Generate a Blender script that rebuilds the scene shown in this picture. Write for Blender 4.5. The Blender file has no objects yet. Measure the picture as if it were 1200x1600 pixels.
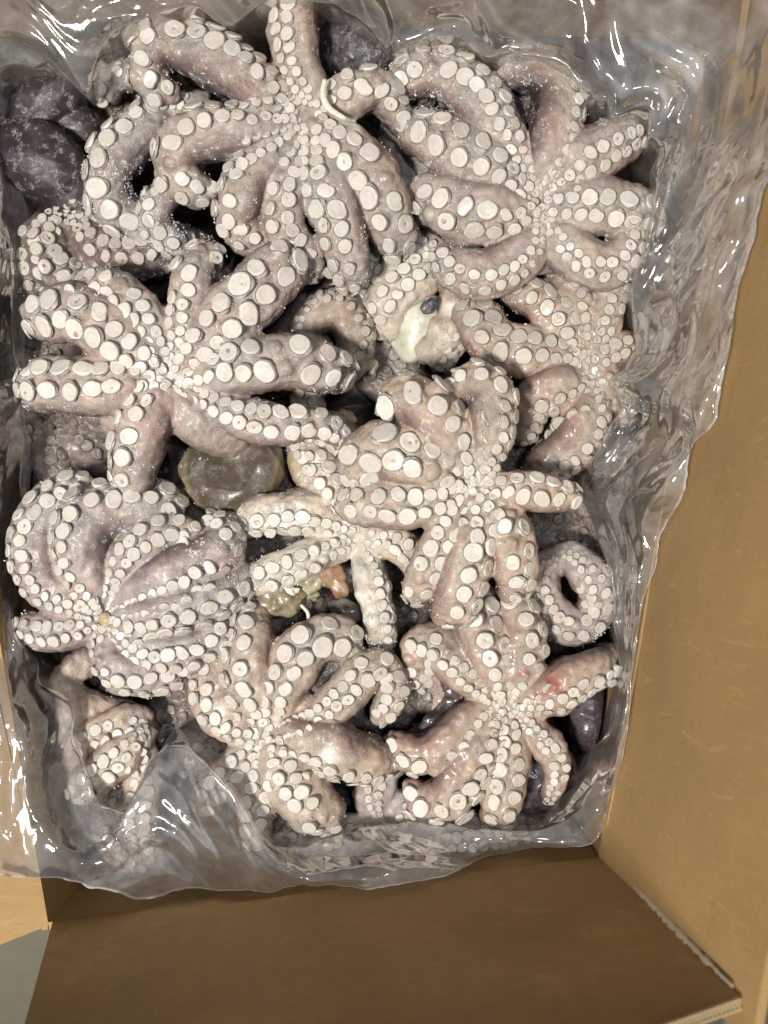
import bpy, bmesh, math, random
import numpy as np
from mathutils import Vector, Matrix, noise
from mathutils.bvhtree import BVHTree
from mathutils.kdtree import KDTree
random.seed(7); np.random.seed(7)
R = math.radians
scene = bpy.context.scene
C = scene.collection

# ------------------------------------------------------------------ camera, light, exposure
K = 0.0004            # metres per photo pixel on the plane z = 0
H = 0.65              # camera height over that plane
cam = bpy.data.cameras.new('camera'); camo = bpy.data.objects.new('camera', cam); C.objects.link(camo)
camo.location = (0, 0, H); camo.rotation_euler = (0, 0, 0)
cam.sensor_fit = 'VERTICAL'; cam.sensor_height = 32; cam.lens = 16 / (800 * K / H)
cam.clip_start = 0.02; cam.clip_end = 50
cam.dof.use_dof = True; cam.dof.focus_distance = H - 0.012; cam.dof.aperture_fstop = 5.0
scene.camera = camo
w = bpy.data.worlds.new('World'); scene.world = w; w.use_nodes = True
bg = w.node_tree.nodes['Background']; bg.inputs[0].default_value = (0.86, 0.92, 1.0, 1); bg.inputs[1].default_value = 0.04
def lamp(name, loc, target, sx, sy, power, col):
    l = bpy.data.lights.new(name, 'AREA'); l.shape = 'RECTANGLE'; l.size = sx; l.size_y = sy
    l.energy = power; l.color = col
    o = bpy.data.objects.new(name, l); C.objects.link(o); o.location = loc
    o.rotation_euler = (Vector(target) - Vector(loc)).to_track_quat('-Z', 'Y').to_euler()
    return o
lamp('ceiling_lamp', (-0.62, -0.42, 1.75), (0.02, 0, 0), 0.36, 0.16, 45, (1.0, 0.945, 0.875))
lamp('added_highlight_lamp', (0.25, 0.10, 2.2), (0, 0, 0), 0.3, 0.10, 9, (0.93, 0.96, 1.0))  # unseen lamp added for extra highlights
scene.view_settings.view_transform = 'Standard'; scene.view_settings.look = 'None'
scene.view_settings.exposure = 0.0; scene.view_settings.gamma = 1.0
scene.render.engine = 'CYCLES'
scene.cycles.transparent_max_bounces = 24; scene.cycles.max_bounces = 8

# ------------------------------------------------------------------ helpers
def P(px, py, z=0.0):
    f = (H - z) / H
    return Vector(((px - 600) * K * f, (800 - py) * K * f, z))
def link(name, mesh, parent=None, loc=None):
    o = bpy.data.objects.new(name, mesh); C.objects.link(o)
    if parent is not None: o.parent = parent
    if loc is not None: o.location = loc
    return o
def tag(o, label=None, cat=None, group=None, kind=None):
    if label: o['label'] = label
    if cat: o['category'] = cat
    if group: o['group'] = group
    if kind: o['kind'] = kind
    return o
def empty(name, loc, label, cat, group=None):
    o = bpy.data.objects.new(name, None); C.objects.link(o); o.location = loc; o.empty_display_size = 0.02
    return tag(o, label, cat, group)
def pydata(name, v, f, mats=(), smooth=True):
    m = bpy.data.meshes.new(name); m.from_pydata([tuple(p) for p in v], [], f); m.update()
    for a in mats: m.materials.append(a)
    if smooth: m.polygons.foreach_set('use_smooth', [True] * len(m.polygons))
    return m

# ------------------------------------------------------------------ materials
def newmat(name):
    m = bpy.data.materials.new(name); m.use_nodes = True
    nt = m.node_tree; nt.nodes.clear()
    out = nt.nodes.new('ShaderNodeOutputMaterial')
    return m, nt, out
class N:
    def __init__(s, nt): s.nt = nt
    def __call__(s, t, **kw):
        n = s.nt.nodes.new('ShaderNode' + t)
        for k, v in kw.items():
            if k.startswith('i_'):
                key = k[2:]; key = int(key) if key.isdigit() else key.replace('_', ' ')
                if isinstance(v, bpy.types.NodeSocket): s.nt.links.new(v, n.inputs[key])
                else: n.inputs[key].default_value = v
            else: setattr(n, k, v)
        return n
    def mix(s, f, a, b, mode='MIX'):
        n = s.nt.nodes.new('ShaderNodeMix'); n.data_type = 'RGBA'; n.blend_type = mode
        for idx, v in ((0, f), (6, a), (7, b)):
            if isinstance(v, bpy.types.NodeSocket): s.nt.links.new(v, n.inputs[idx])
            else: n.inputs[idx].default_value = v if idx == 0 or len(v) == 4 else (*v, 1)
        return n.outputs[2]
    def ramp(s, f, pts):
        n = s.nt.nodes.new('ShaderNodeValToRGB'); s.nt.links.new(f, n.inputs[0])
        e = n.color_ramp.elements
        while len(e) < len(pts): e.new(0.5)
        for el, (p, c) in zip(e, pts):
            el.position = p; el.color = (c, c, c, 1) if not hasattr(c, '__len__') else (*c, 1)
        return n.outputs[0]
    def math(s, op, a, b=0.0):
        n = s.nt.nodes.new('ShaderNodeMath'); n.operation = op
        for i, v in enumerate((a, b)):
            if isinstance(v, bpy.types.NodeSocket): s.nt.links.new(v, n.inputs[i])
            else: n.inputs[i].default_value = v
        return n.outputs[0]
    def noise(s, vec, scale, detail=4, rough=0.55, dist=0.0):
        n = s('TexNoise', i_Scale=scale, i_Detail=detail, i_Roughness=rough, i_Distortion=dist)
        s.nt.links.new(vec, n.inputs['Vector']); return n.outputs[0]
    def link(s, a, b): s.nt.links.new(a, b)

def make_flesh(name, oral, side, back, wet=0.35, frost=0.35, sss=0.12, bump=0.75):
    m, nt, out = newmat(name); n = N(nt)
    co = n('NewGeometry').outputs['Position']
    at = n('Attribute', attribute_name='pigment_shade').outputs['Fac']       # 0 aboral .. 1 oral
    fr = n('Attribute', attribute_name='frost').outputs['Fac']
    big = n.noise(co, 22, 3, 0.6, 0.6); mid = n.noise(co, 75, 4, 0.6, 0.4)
    base = n.ramp(at, [(0.33, back), (0.62, side), (0.80, oral)])  # skin pigment, with shade of flanks and web valleys painted into it
    tint = n.mix(n.ramp(big, [(0.40, 0), (0.66, 1)]), base, n.mix(1.0, base, (1.06, 0.93, 0.88), 'MULTIPLY'))
    dark = n.mix(n.ramp(mid, [(0.50, 0), (0.70, 0.62)]), tint, n.mix(0.6, tint, (0.10, 0.065, 0.07)))
    pale = n.mix(n.ramp(n.noise(co, 48, 4, 0.65, 0.8), [(0.55, 0), (0.72, 0.8)]), dark, n.mix(1.0, dark, (1.45, 1.45, 1.4), 'MULTIPLY'))
    spk = n('TexVoronoi', i_Scale=620.0); n.link(co, spk.inputs['Vector'])
    sm = n.math('MULTIPLY', n.ramp(spk.outputs['Distance'], [(0.16, 1), (0.34, 0)]), n.ramp(mid, [(0.42, 0), (0.6, 0.75)]))
    col = n.mix(sm, pale, (0.07, 0.05, 0.055))
    fine = n.noise(co, 900, 3, 0.7)
    ff = n.math('MULTIPLY', n.ramp(n.noise(co, 130, 5, 0.75), [(0.52, 0), (0.62, 1)]), n.ramp(fine, [(0.42, 0), (0.56, 1)]))
    ff = n.math('MULTIPLY', ff, n.math('MULTIPLY', n.math('ADD', fr, 0.35), frost * 2.2))
    ffc = n('Clamp', i_Value=ff).outputs[0]
    col = n.mix(ffc, col, (0.80, 0.79, 0.77))
    col = n.mix(n('Attribute', attribute_name='red').outputs['Fac'], col, (0.36, 0.14, 0.11))
    col = n.mix(n('Attribute', attribute_name='white').outputs['Fac'], col, (0.76, 0.73, 0.66))
    bs = n('BsdfPrincipled')
    n.link(col, bs.inputs['Base Color'])
    rr = n.ramp(mid, [(0.35, 0.30), (0.65, 0.58)])
    n.link(n.mix(ffc, rr, (0.75, 0.75, 0.75)), bs.inputs['Roughness'])
    bs.inputs['Subsurface Weight'].default_value = sss
    bs.inputs['Subsurface Radius'].default_value = (0.9, 0.45, 0.3); bs.inputs['Subsurface Scale'].default_value = 0.004
    bs.inputs['Coat Weight'].default_value = wet; bs.inputs['Coat Roughness'].default_value = 0.16
    hgt = n.math('ADD', n.math('MULTIPLY', n.noise(co, 240, 5, 0.65), 0.9), n.math('MULTIPLY', ffc, 1.1))
    hgt = n.math('ADD', hgt, n.math('MULTIPLY', n.noise(co, 1100, 2, 0.6), 0.22))
    b = n('Bump', i_Strength=bump, i_Distance=0.0011, i_Height=hgt); n.link(b.outputs[0], bs.inputs['Normal'])
    b2 = n('Bump', i_Strength=0.5, i_Distance=0.0009, i_Height=n.noise(co, 160, 3, 0.6)); n.link(b2.outputs[0], bs.inputs['Coat Normal'])
    n.link(bs.outputs[0], out.inputs[0])
    return m
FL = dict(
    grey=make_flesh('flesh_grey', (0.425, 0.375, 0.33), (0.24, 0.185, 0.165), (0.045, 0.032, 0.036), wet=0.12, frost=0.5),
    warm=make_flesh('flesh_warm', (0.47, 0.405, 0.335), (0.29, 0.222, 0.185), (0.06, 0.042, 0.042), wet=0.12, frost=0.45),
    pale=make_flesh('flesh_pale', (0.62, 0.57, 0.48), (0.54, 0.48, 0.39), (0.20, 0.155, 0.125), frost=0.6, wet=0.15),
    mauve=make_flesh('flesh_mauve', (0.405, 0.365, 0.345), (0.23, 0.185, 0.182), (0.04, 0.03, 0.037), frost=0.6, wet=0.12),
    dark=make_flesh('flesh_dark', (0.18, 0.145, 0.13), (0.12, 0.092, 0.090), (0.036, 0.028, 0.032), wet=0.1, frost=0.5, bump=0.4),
    deep=make_flesh('flesh_deep_shaded', (0.04, 0.03, 0.028), (0.03, 0.021, 0.021), (0.018, 0.013, 0.016), wet=0.05, frost=0.05),  # skin darkened for the lowest layer, paints in the black of the gaps
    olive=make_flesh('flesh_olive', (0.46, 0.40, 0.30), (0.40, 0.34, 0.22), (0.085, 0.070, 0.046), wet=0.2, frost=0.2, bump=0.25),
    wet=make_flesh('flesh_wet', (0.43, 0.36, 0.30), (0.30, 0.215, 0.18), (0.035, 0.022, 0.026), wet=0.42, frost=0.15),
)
def make_sucker(name, c, ringc, rough=0.42, frost=0.3):
    m, nt, out = newmat(name); n = N(nt)
    rnd = n('ObjectInfo').outputs['Random']; co = n('NewGeometry').outputs['Position']
    ob = n('TexCoord').outputs['Object']
    vm = n('VectorMath', operation='LENGTH'); n.link(ob, vm.inputs[0]); rad = vm.outputs['Value']
    base = n.mix(rnd, c, tuple(x * 0.80 for x in c))
    base = n.mix(n.ramp(n.noise(co, 120, 3, 0.6), [(0.45, 0), (0.7, 0.5)]), base, (0.55, 0.46, 0.38))
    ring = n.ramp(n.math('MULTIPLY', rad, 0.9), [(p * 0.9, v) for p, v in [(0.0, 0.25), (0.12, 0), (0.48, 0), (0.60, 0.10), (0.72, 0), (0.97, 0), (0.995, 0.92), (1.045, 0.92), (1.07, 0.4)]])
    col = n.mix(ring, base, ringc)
    f = n.ramp(n.noise(co, 420, 4, 0.75), [(0.50, 0), (0.62, 1)])
    f = n.math('MULTIPLY', f, frost)
    col = n.mix(f, col, (0.86, 0.85, 0.83))
    bs = n('BsdfPrincipled'); n.link(col, bs.inputs['Base Color'])
    n.link(n.ramp(n.noise(co, 60, 2), [(0.3, rough - 0.1), (0.7, rough + 0.25)]), bs.inputs['Roughness'])
    bs.inputs['Subsurface Weight'].default_value = 0.15
    bs.inputs['Subsurface Radius'].default_value = (1, 0.7, 0.5); bs.inputs['Subsurface Scale'].default_value = 0.003
    bs.inputs['Coat Weight'].default_value = 0.25; bs.inputs['Coat Roughness'].default_value = 0.2
    b = n('Bump', i_Strength=0.6, i_Distance=0.0007, i_Height=n.math('ADD', n.noise(co, 330, 4, 0.7), n.math('MULTIPLY', f, 0.7)))
    n.link(b.outputs[0], bs.inputs['Normal']); n.link(bs.outputs[0], out.inputs[0])
    return m
SUC = dict(
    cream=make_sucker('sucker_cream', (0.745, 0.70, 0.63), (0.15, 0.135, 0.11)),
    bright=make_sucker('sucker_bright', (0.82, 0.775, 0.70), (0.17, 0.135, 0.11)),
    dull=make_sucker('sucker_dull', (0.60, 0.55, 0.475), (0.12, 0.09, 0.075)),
    dim=make_sucker('sucker_dim_shaded', (0.16, 0.13, 0.105), (0.05, 0.035, 0.03)),  # shaded copy of the suckers, darkened for the buried animals
)
def simple(name, col, rough=0.4, sss=0.1, coat=0.4, var=(0.5, 0.4, 0.3), bump=0.6, scale=150):
    m, nt, out = newmat(name); n = N(nt); co = n('NewGeometry').outputs['Position']
    c = n.mix(n.ramp(n.noise(co, scale, 5, 0.65, 0.5), [(0.38, 0), (0.68, 0.9)]), col, var)
    bs = n('BsdfPrincipled', i_Roughness=rough); n.link(c, bs.inputs['Base Color'])
    bs.inputs['Coat Weight'].default_value = coat; bs.inputs['Coat Roughness'].default_value = 0.15
    bs.inputs['Subsurface Weight'].default_value = sss; bs.inputs['Subsurface Scale'].default_value = 0.004
    b = n('Bump', i_Strength=bump, i_Distance=0.001, i_Height=n.noise(co, scale * 2, 5, 0.65)); n.link(b.outputs[0], bs.inputs['Normal'])
    n.link(bs.outputs[0], out.inputs[0]); return m
M_WHITE = simple('white_tissue', (0.86, 0.82, 0.70), 0.35, 0.25, 0.5, (0.66, 0.60, 0.47))
M_GONAD = simple('yellow_gut', (0.34, 0.295, 0.19), 0.35, 0.1, 0.6, (0.14, 0.11, 0.07), scale=90)
M_ORANGE = simple('orange_gut', (0.38, 0.235, 0.14), 0.35, 0.15, 0.4, (0.26, 0.13, 0.07), scale=90)
M_GREEN = simple('greenish_gut', (0.46, 0.43, 0.28), 0.4, 0.1, 0.5, (0.22, 0.2, 0.12))
M_EYE = simple('eye_black', (0.03, 0.03, 0.035), 0.35, 0, 0.3, (0.22, 0.22, 0.22), scale=300)
M_BEAK = simple('beak', (0.62, 0.52, 0.34), 0.45, 0.1, 0.3, (0.30, 0.22, 0.13), scale=400)
M_RED = simple('red_tissue', (0.36, 0.10, 0.07), 0.4, 0.1, 0.5, (0.45, 0.2, 0.15), scale=300)
M_ICE, _nt, _o = newmat('frost_ice'); _n = N(_nt)
_b = _n('BsdfPrincipled', i_Roughness=0.45); _b.inputs['Base Color'].default_value = (0.80, 0.80, 0.79, 1)
_b.inputs['Subsurface Weight'].default_value = 0.0; _n.link(_b.outputs[0], _o.inputs[0])

def make_kraft(name, c, tone=1.0):
    m, nt, out = newmat(name); n = N(nt); co = n('NewGeometry').outputs['Position']
    ob = n('TexCoord').outputs['UV']
    c2 = tuple(x * 0.74 for x in c)
    col = n.mix(n.ramp(n.noise(co, 9, 4, 0.6), [(0.3, 0), (0.7, 1)]), c, c2)
    fib = n('Mapping'); n.link(co, fib.inputs[0]); fib.inputs['Scale'].default_value = (60, 900, 200)
    fn = n.noise(fib.outputs[0], 1.0, 5, 0.7)
    col = n.mix(n.ramp(fn, [(0.35, 0.5), (0.7, 0)]), col, tuple(x * 0.6 for x in c))
    sp = n.noise(co, 700, 3, 0.8); col = n.mix(n.ramp(sp, [(0.62, 0), (0.75, 0.35)]), col, tuple(x * 0.45 for x in c))
    scr = n('Mapping'); n.link(co, scr.inputs[0]); scr.inputs['Scale'].default_value = (14, 150, 30); scr.inputs['Rotation'].default_value = (0, 0, 0.5)
    col = n.mix(n.ramp(n.noise(scr.outputs[0], 1.0, 4, 0.6, 1.2), [(0.60, 0), (0.68, 0.22)]), col, tuple(min(1, x * 1.35) for x in c))
    col = n.mix(n.ramp(n.noise(co, 26, 5, 0.7, 1.0), [(0.56, 0), (0.70, 0.35)]), col, tuple(x * 0.62 for x in c))
    wv = n('TexWave', i_Scale=24.0, i_Distortion=0.15); n.link(ob, wv.inputs['Vector'])
    bs = n('BsdfPrincipled', i_Roughness=0.72); bs.inputs['Specular IOR Level'].default_value = 0.35
    n.link(col, bs.inputs['Base Color'])
    h = n.math('ADD', n.math('MULTIPLY', wv.outputs[1], 0.14), n.math('MULTIPLY', sp, 0.25))
    h = n.math('ADD', h, n.math('MULTIPLY', n.noise(co, 14, 3), 2.0))
    b = n('Bump', i_Strength=0.4, i_Distance=0.0012, i_Height=h)
    n.link(b.outputs[0], bs.inputs['Normal']); n.link(bs.outputs[0], out.inputs[0]); return m
M_KRAFT = make_kraft('kraft_board', (0.47, 0.305, 0.128))
M_KRAFT_EDGE = make_kraft('kraft_cut_edge', (0.60, 0.46, 0.27))
M_TORN = make_kraft('torn_paper', (0.62, 0.52, 0.36))

def make_film(name, milk=0.16, tint=(0.95, 0.95, 0.96)):
    m, nt, out = newmat(name); n = N(nt)
    co = n('NewGeometry').outputs['Position']
    lw = n('LayerWeight', i_Blend=0.35).outputs['Facing']
    tr = n('BsdfTransparent', i_Color=(*tint, 1))
    di = n('BsdfDiffuse', i_Color=(0.90, 0.91, 0.93, 1)); tl = n('BsdfTranslucent', i_Color=(0.85, 0.86, 0.88, 1))
    a = n('AddShader') ; n.link(di.outputs[0], a.inputs[0]); n.link(tl.outputs[0], a.inputs[1])
    mk = n('MixShader'); mk.inputs[0].default_value = 0.45; n.link(di.outputs[0], mk.inputs[1]); n.link(tl.outputs[0], mk.inputs[2])
    f = n.math('ADD', n.math('MULTIPLY', n.ramp(n.noise(co, 30, 4, 0.7, 0.8), [(0.35, 0.35), (0.68, 1.0)]), milk),
               n.math('ADD', n.math('MULTIPLY', n.math('POWER', lw, 2.6), 0.42), n.math('MULTIPLY', n('Attribute', attribute_name='crease').outputs['Fac'], 0.42)))
    s1 = n('MixShader'); n.link(n('Clamp', i_Value=f).outputs[0], s1.inputs[0]); n.link(tr.outputs[0], s1.inputs[1]); n.link(mk.outputs[0], s1.inputs[2])
    gl = n('BsdfGlossy', i_Roughness=0.08)
    b = n('Bump', i_Strength=0.12, i_Distance=0.001, i_Height=n.noise(co, 120, 3, 0.55, 0.7)); n.link(b.outputs[0], gl.inputs['Normal'])
    fr = n('Fresnel', i_IOR=1.5)
    g = n.math('MINIMUM', n.math('MULTIPLY', fr.outputs[0], 2.0), 0.6)
    s2 = n('MixShader'); n.link(g, s2.inputs[0]); n.link(s1.outputs[0], s2.inputs[1]); n.link(gl.outputs[0], s2.inputs[2])
    n.link(s2.outputs[0], out.inputs[0]); return m
M_FILM = make_film('clear_film', 0.36)

# ------------------------------------------------------------------ floor and carton
m_floor, nt, out = newmat('grey_floor'); n = N(nt); co = n('NewGeometry').outputs['Position']
bs = n('BsdfPrincipled', i_Roughness=0.5); n.link(n.mix(n.noise(co, 60, 5), (0.07, 0.062, 0.034), (0.12, 0.105, 0.06)), bs.inputs['Base Color']); n.link(bs.outputs[0], out.inputs[0])
ZF = -0.125
fl = link('floor', pydata('floor', [(-3, -3, ZF), (3, -3, ZF), (3, 3, ZF), (-3, 3, ZF)], [(0, 1, 2, 3)], [m_floor], False)); tag(fl, kind='structure')

class Plane:
    def __init__(s, a, b, c):
        s.p = a; s.n = (b - a).cross(c - a).normalized()
        if s.n.dot(Vector((0, 0, H)) - a) < 0: s.n = -s.n     # towards the inside
    def hit(s, px, py, off=0.0):
        o = Vector((0, 0, H)); d = P(px, py, 0) - o
        t = ((s.p + s.n * off) - o).dot(s.n) / d.dot(s.n)
        return o + d * t
ZC = 0.012
carton = empty('cardboard_carton', (0, 0, ZF + 0.002), 'open brown cardboard carton with a clear bag inside, holding the whole pile of octopuses', 'carton')
def panel(name, plane, poly, thick=0.0045, cells=34, mat=None, parent=None, warp=0.0012, flute_edge=None):
    """board panel: four photo corners on a plane, real thickness away from the inside"""
    a, b, c, d = [plane.hit(*q) for q in poly]
    V = []; F = []; nx = cells; ny = cells
    for side in (0, 1):
        for j in range(ny + 1):
            for i in range(nx + 1):
                u, v = i / nx, j / ny
                p = (a * (1 - u) + b * u) * (1 - v) + (d * (1 - u) + c * u) * v
                p = p - plane.n * (thick * side) + plane.n * (warp * noise.noise(p * 14))
                V.append(p)
    st = (nx + 1) * (ny + 1)
    for j in range(ny):
        for i in range(nx):
            q = j * (nx + 1) + i
            F.append((q, q + 1, q + nx + 2, q + nx + 1)); F.append((st + q, st + q + nx + 1, st + q + nx + 2, st + q + 1))
    nf = len(F)
    rim = [i for i in range(nx + 1)] + [j * (nx + 1) + nx for j in range(1, ny + 1)] + [ny * (nx + 1) + i for i in range(nx - 1, -1, -1)] + [j * (nx + 1) for j in range(ny - 1, 0, -1)]
    for k in range(len(rim)):
        q, r = rim[k], rim[(k + 1) % len(rim)]; F.append((q, st + q, st + r, r))
    base = parent.location if parent else Vector()
    V = [p - base for p in V]
    me = pydata(name, V, F, [mat or M_KRAFT, M_KRAFT_EDGE], False)
    for k in range(nf, len(F)): me.polygons[k].material_index = 1 if min(q % st for q in F[k]) >= ny * (nx + 1) else 0
    uv = me.uv_layers.new()
    L = (b - a).length; Wd = (d - a).length
    for lp in me.loops:
        q = lp.vertex_index % st; uv.data[lp.index].uv = ((q % (nx + 1)) / nx * L * 8, (q // (nx + 1)) / ny * Wd * 8)
    return link(name, me, parent)

PR = Plane(P(945, 1290, ZC), P(1165, 60, ZC), P(1160, 1560, 0.185))
PB = Plane(P(80, 1440, ZC), P(945, 1338, ZC), P(1157, 1556, 0.185))
PL = Plane(P(78, 1440, ZC), P(-125, 560, ZC), P(-420, 1500, 0.045))
PT = Plane(P(-160, -60, ZC), P(1190, -60, ZC), P(600, -330, 0.12))
panel('right_wall_flap', PR, [(934, 1352), (1170, 1640), (1600, -420), (1166, -60)], parent=carton, warp=0.002)
_e = M_KRAFT_EDGE; M_KRAFT_EDGE = M_KRAFT
panel('bottom_wall_flap', PB, [(82, 1440), (946, 1340), (1157, 1556), (-190, 1886)][0:2] + [(1157, 1556), (-70, 1990)][0:2], parent=carton, warp=0.002)
M_KRAFT_EDGE = _e
panel('left_wall_flap', PL, [(76, 1446), (-147, 450), (-380, 330), (-60, 1500)], parent=carton, warp=0.002)
panel('top_wall_flap', PT, [(-165, -40), (1180, -40), (1350, -250), (-260, -250)], parent=carton)
# the four upright walls under the creases and the carton's base
def strip(name, a, b, z0, z1, spread=0.0, t=0.0045):
    pa, pb = P(*a, ZC), P(*b, ZC); d = (pb - pa).normalized(); nn = Vector((d.y, -d.x, 0))
    mid = (pa + pb) / 2
    if nn.dot(-mid) > 0: nn = -nn                        # outwards
    V = []; F = []; N_ = 24
    for i in range(N_ + 1):
        p = pa.lerp(pb, i / N_)
        bul = nn * 0.003 * math.sin(math.pi * i / N_)
        for (o, z) in ((0, z1), (0, z0), (t, z0), (t, z1)):
            q = p + nn * o + bul; q.z = z; V.append(q - carton.location)
    for i in range(N_):
        for k in range(4): F.append((i * 4 + k, i * 4 + (k + 1) % 4, i * 4 + 4 + (k + 1) % 4, i * 4 + 4 + k))
    F += [(0, 3, 2, 1), tuple(N_ * 4 + k for k in range(4))]
    return link(name, pydata(name, V, F, [M_KRAFT], False), carton)
strip('side_wall', (936, 1345), (1168, -50), ZF + 0.006, ZC)
strip('side_wall', (74, 1441), (958, 1338.4), ZF + 0.006, ZC)
strip('side_wall', (77, 1452), (-160, -50), ZF + 0.006, ZC)
strip('side_wall', (-170, -52), (1172, -52), ZF + 0.006, ZC)
bv = [P(60, 1450, ZC), P(960, 1350, ZC), P(1190, -70, ZC), P(-170, -70, ZC)]
V = [Vector((p.x, p.y, ZF + dz)) - carton.location for dz in (0.001, 0.0055) for p in bv]
link('carton_base', pydata('carton_base', V, [(4, 5, 6, 7), (3, 2, 1, 0)] + [(i, (i + 1) % 4, 4 + (i + 1) % 4, 4 + i) for i in range(4)], [M_KRAFT], False), carton)
# torn paper strip along the split corner seam, and scored crease ridges
def ribbon(name, pts, wid, mat, plane_n, parent, lift=0.0012, jag=0.35, seed=1):
    rnd = random.Random(seed); V = []; F = []; n_ = 70
    cum = [0]
    for a, b in zip(pts, pts[1:]): cum.append(cum[-1] + (b - a).length)
    for i in range(n_ + 1):
        s = cum[-1] * i / n_; k = 0
        while k < len(pts) - 2 and s > cum[k + 1]: k += 1
        p = pts[k].lerp(pts[k + 1], (s - cum[k]) / (cum[k + 1] - cum[k])); d = (pts[k + 1] - pts[k]).normalized()
        sd = d.cross(plane_n).normalized(); ww = wid * (0.25 + 0.75 * math.sin(math.pi * min(1, i / n_ * 1.02)) ** 0.5)
        for q, off in enumerate((-ww * (0.5 + jag * rnd.uniform(-.5, .5)), -ww * .2, ww * .2, ww * (0.5 + jag * rnd.uniform(-.5, .5)))):
            V.append(p + sd * off + plane_n * (lift + (0.0012 if q in (1, 2) else 0)) - parent.location)
    for i in range(n_):
        for q in range(3): F.append((i * 4 + q, i * 4 + q + 1, i * 4 + 5 + q, i * 4 + 4 + q))
    me = pydata(name, V, F, [mat]); o = link(name, me, parent)
    sol = o.modifiers.new('s', 'SOLIDIFY'); sol.thickness = 0.0006; return o
ribbon('torn_seam', [PB.hit(944, 1338), PB.hit(985, 1375), PB.hit(1060, 1455), PB.hit(1150, 1547)], 0.0045, M_TORN, (PB.n + PR.n).normalized(), carton, 0.002, 0.5)
ribbon('crease_ridge', [PR.hit(950, 1292), PR.hit(986, 1090), PR.hit(1022, 870), PR.hit(1075, 560)], 0.0040, M_KRAFT, PR.n, carton, 0.0001, 0.05, 3)
# fluting seen in the cut edge of the bottom flap
e0, e1 = PB.hit(1157, 1556), PB.hit(911.6, 1642.8); d = (e1 - e0).normalized(); V = []; F = []
nf = 34; up = (PB.hit(1157, 1570) - PB.hit(1157, 1556)).normalized(); e0 = e0 + up * 0.0014; e1 = e1 + up * 0.0014
for layer, (o0, o1) in enumerate(((0.0003, 0.0010), (0.0042, 0.0050))):
    pass
def bar(a, b, wv, hv, V, F):
    k = len(V)
    for p in (a, b):
        for s1, s2 in ((-1, -1), (1, -1), (1, 1), (-1, 1)): V.append(p + wv * s1 + hv * s2 - carton.location)
    F += [(k, k + 3, k + 2, k + 1), (k + 4, k + 5, k + 6, k + 7)] + [(k + i, k + (i + 1) % 4, k + 4 + (i + 1) % 4, k + 4 + i) for i in range(4)]
Lh = (e1 - e0).length
hv = up * 0.0008
bar(e0 - PB.n * 0.0002, e1 - PB.n * 0.0002, PB.n * 0.0005, hv * 1.8, V, F); bar(e0 - PB.n * 0.0046, e1 - PB.n * 0.0046, PB.n * 0.0005, hv * 1.8, V, F)
for i in range(nf):
    a = e0 + d * Lh * i / nf; b = e0 + d * Lh * (i + 0.5) / nf; c_ = e0 + d * Lh * (i + 1) / nf
    bar(a - PB.n * 0.0005, b - PB.n * 0.0043, d * 0.0004, hv, V, F); bar(b - PB.n * 0.0043, c_ - PB.n * 0.0005, d * 0.0004, hv, V, F)
link('fluted_edge', pydata('fluted_edge', V, F, [M_KRAFT_EDGE], False), carton)

# ------------------------------------------------------------------ octopus builder
def sucker_mesh(name, mats, seed, kind):
    """kind: 0 flat, 1 pitted, 2 cupped, 3 puckered rim, 4 squashed and notched"""
    rnd = random.Random(seed); seg = 24
    e = rnd.uniform(0.86, 1.0) if kind != 4 else rnd.uniform(0.70, 0.8); ph = rnd.uniform(0, 6.28); wob = [rnd.uniform(-0.05, 0.05) for _ in range(4)]
    prof = [(1.14, -0.34), (1.09, -0.10), (1.035, 0.0), (1.0, 0.09), (0.955, 0.16), (0.86, 0.185), (0.62, 0.165), (0.36, 0.175)]
    if kind == 2: prof[5] = (0.86, 0.20); prof[6] = (0.62, 0.11); prof[7] = (0.36, 0.06)
    prof += [(0.20, 0.13), (0.10, -0.02)] if kind == 1 else [(0.15, 0.05 if kind == 2 else 0.18)]
    notch = rnd.uniform(0, 6.28); V = []; F = []
    for k, (r, z) in enumerate(prof):
        for i in range(seg):
            a = 2 * math.pi * i / seg
            rr = r * (1 + sum(w_ * math.sin((q + 2) * a + ph * (q + 1)) for q, w_ in enumerate(wob)))
            if kind == 3: rr *= 1 + 0.03 * math.sin(9 * a + ph) * r; zz = 0.035 * math.sin(9 * a + ph) * max(0, r - 0.4)
            else: zz = 0
            if kind == 4: da = (a - notch + math.pi) % (2 * math.pi) - math.pi; rr *= 1 - 0.16 * math.exp(-(da / 0.3) ** 2) * min(1, r * 1.2)
            V.append((rr * math.cos(a), rr * e * math.sin(a), z + zz + 0.05 * r * math.sin(2 * a + ph) + 0.03 * r * math.cos(a + ph)))
    V.append((0, 0, prof[-1][1] - (0.04 if kind == 1 else 0)))
    for k in range(len(prof) - 1):
        for i in range(seg): F.append((k * seg + i, k * seg + (i + 1) % seg, (k + 1) * seg + (i + 1) % seg, (k + 1) * seg + i))
    b = (len(prof) - 1) * seg
    for i in range(seg): F.append((b + i, b + (i + 1) % seg, len(V) - 1))
    return pydata(name, V, F, mats)
SM = {k: [sucker_mesh('sucker', [SUC[k]], 10 * i + 3, kd) for i, kd in enumerate((0, 0, 0, 1, 0, 2, 3, 3, 3, 4, 0, 0))] for k in SUC}

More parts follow.
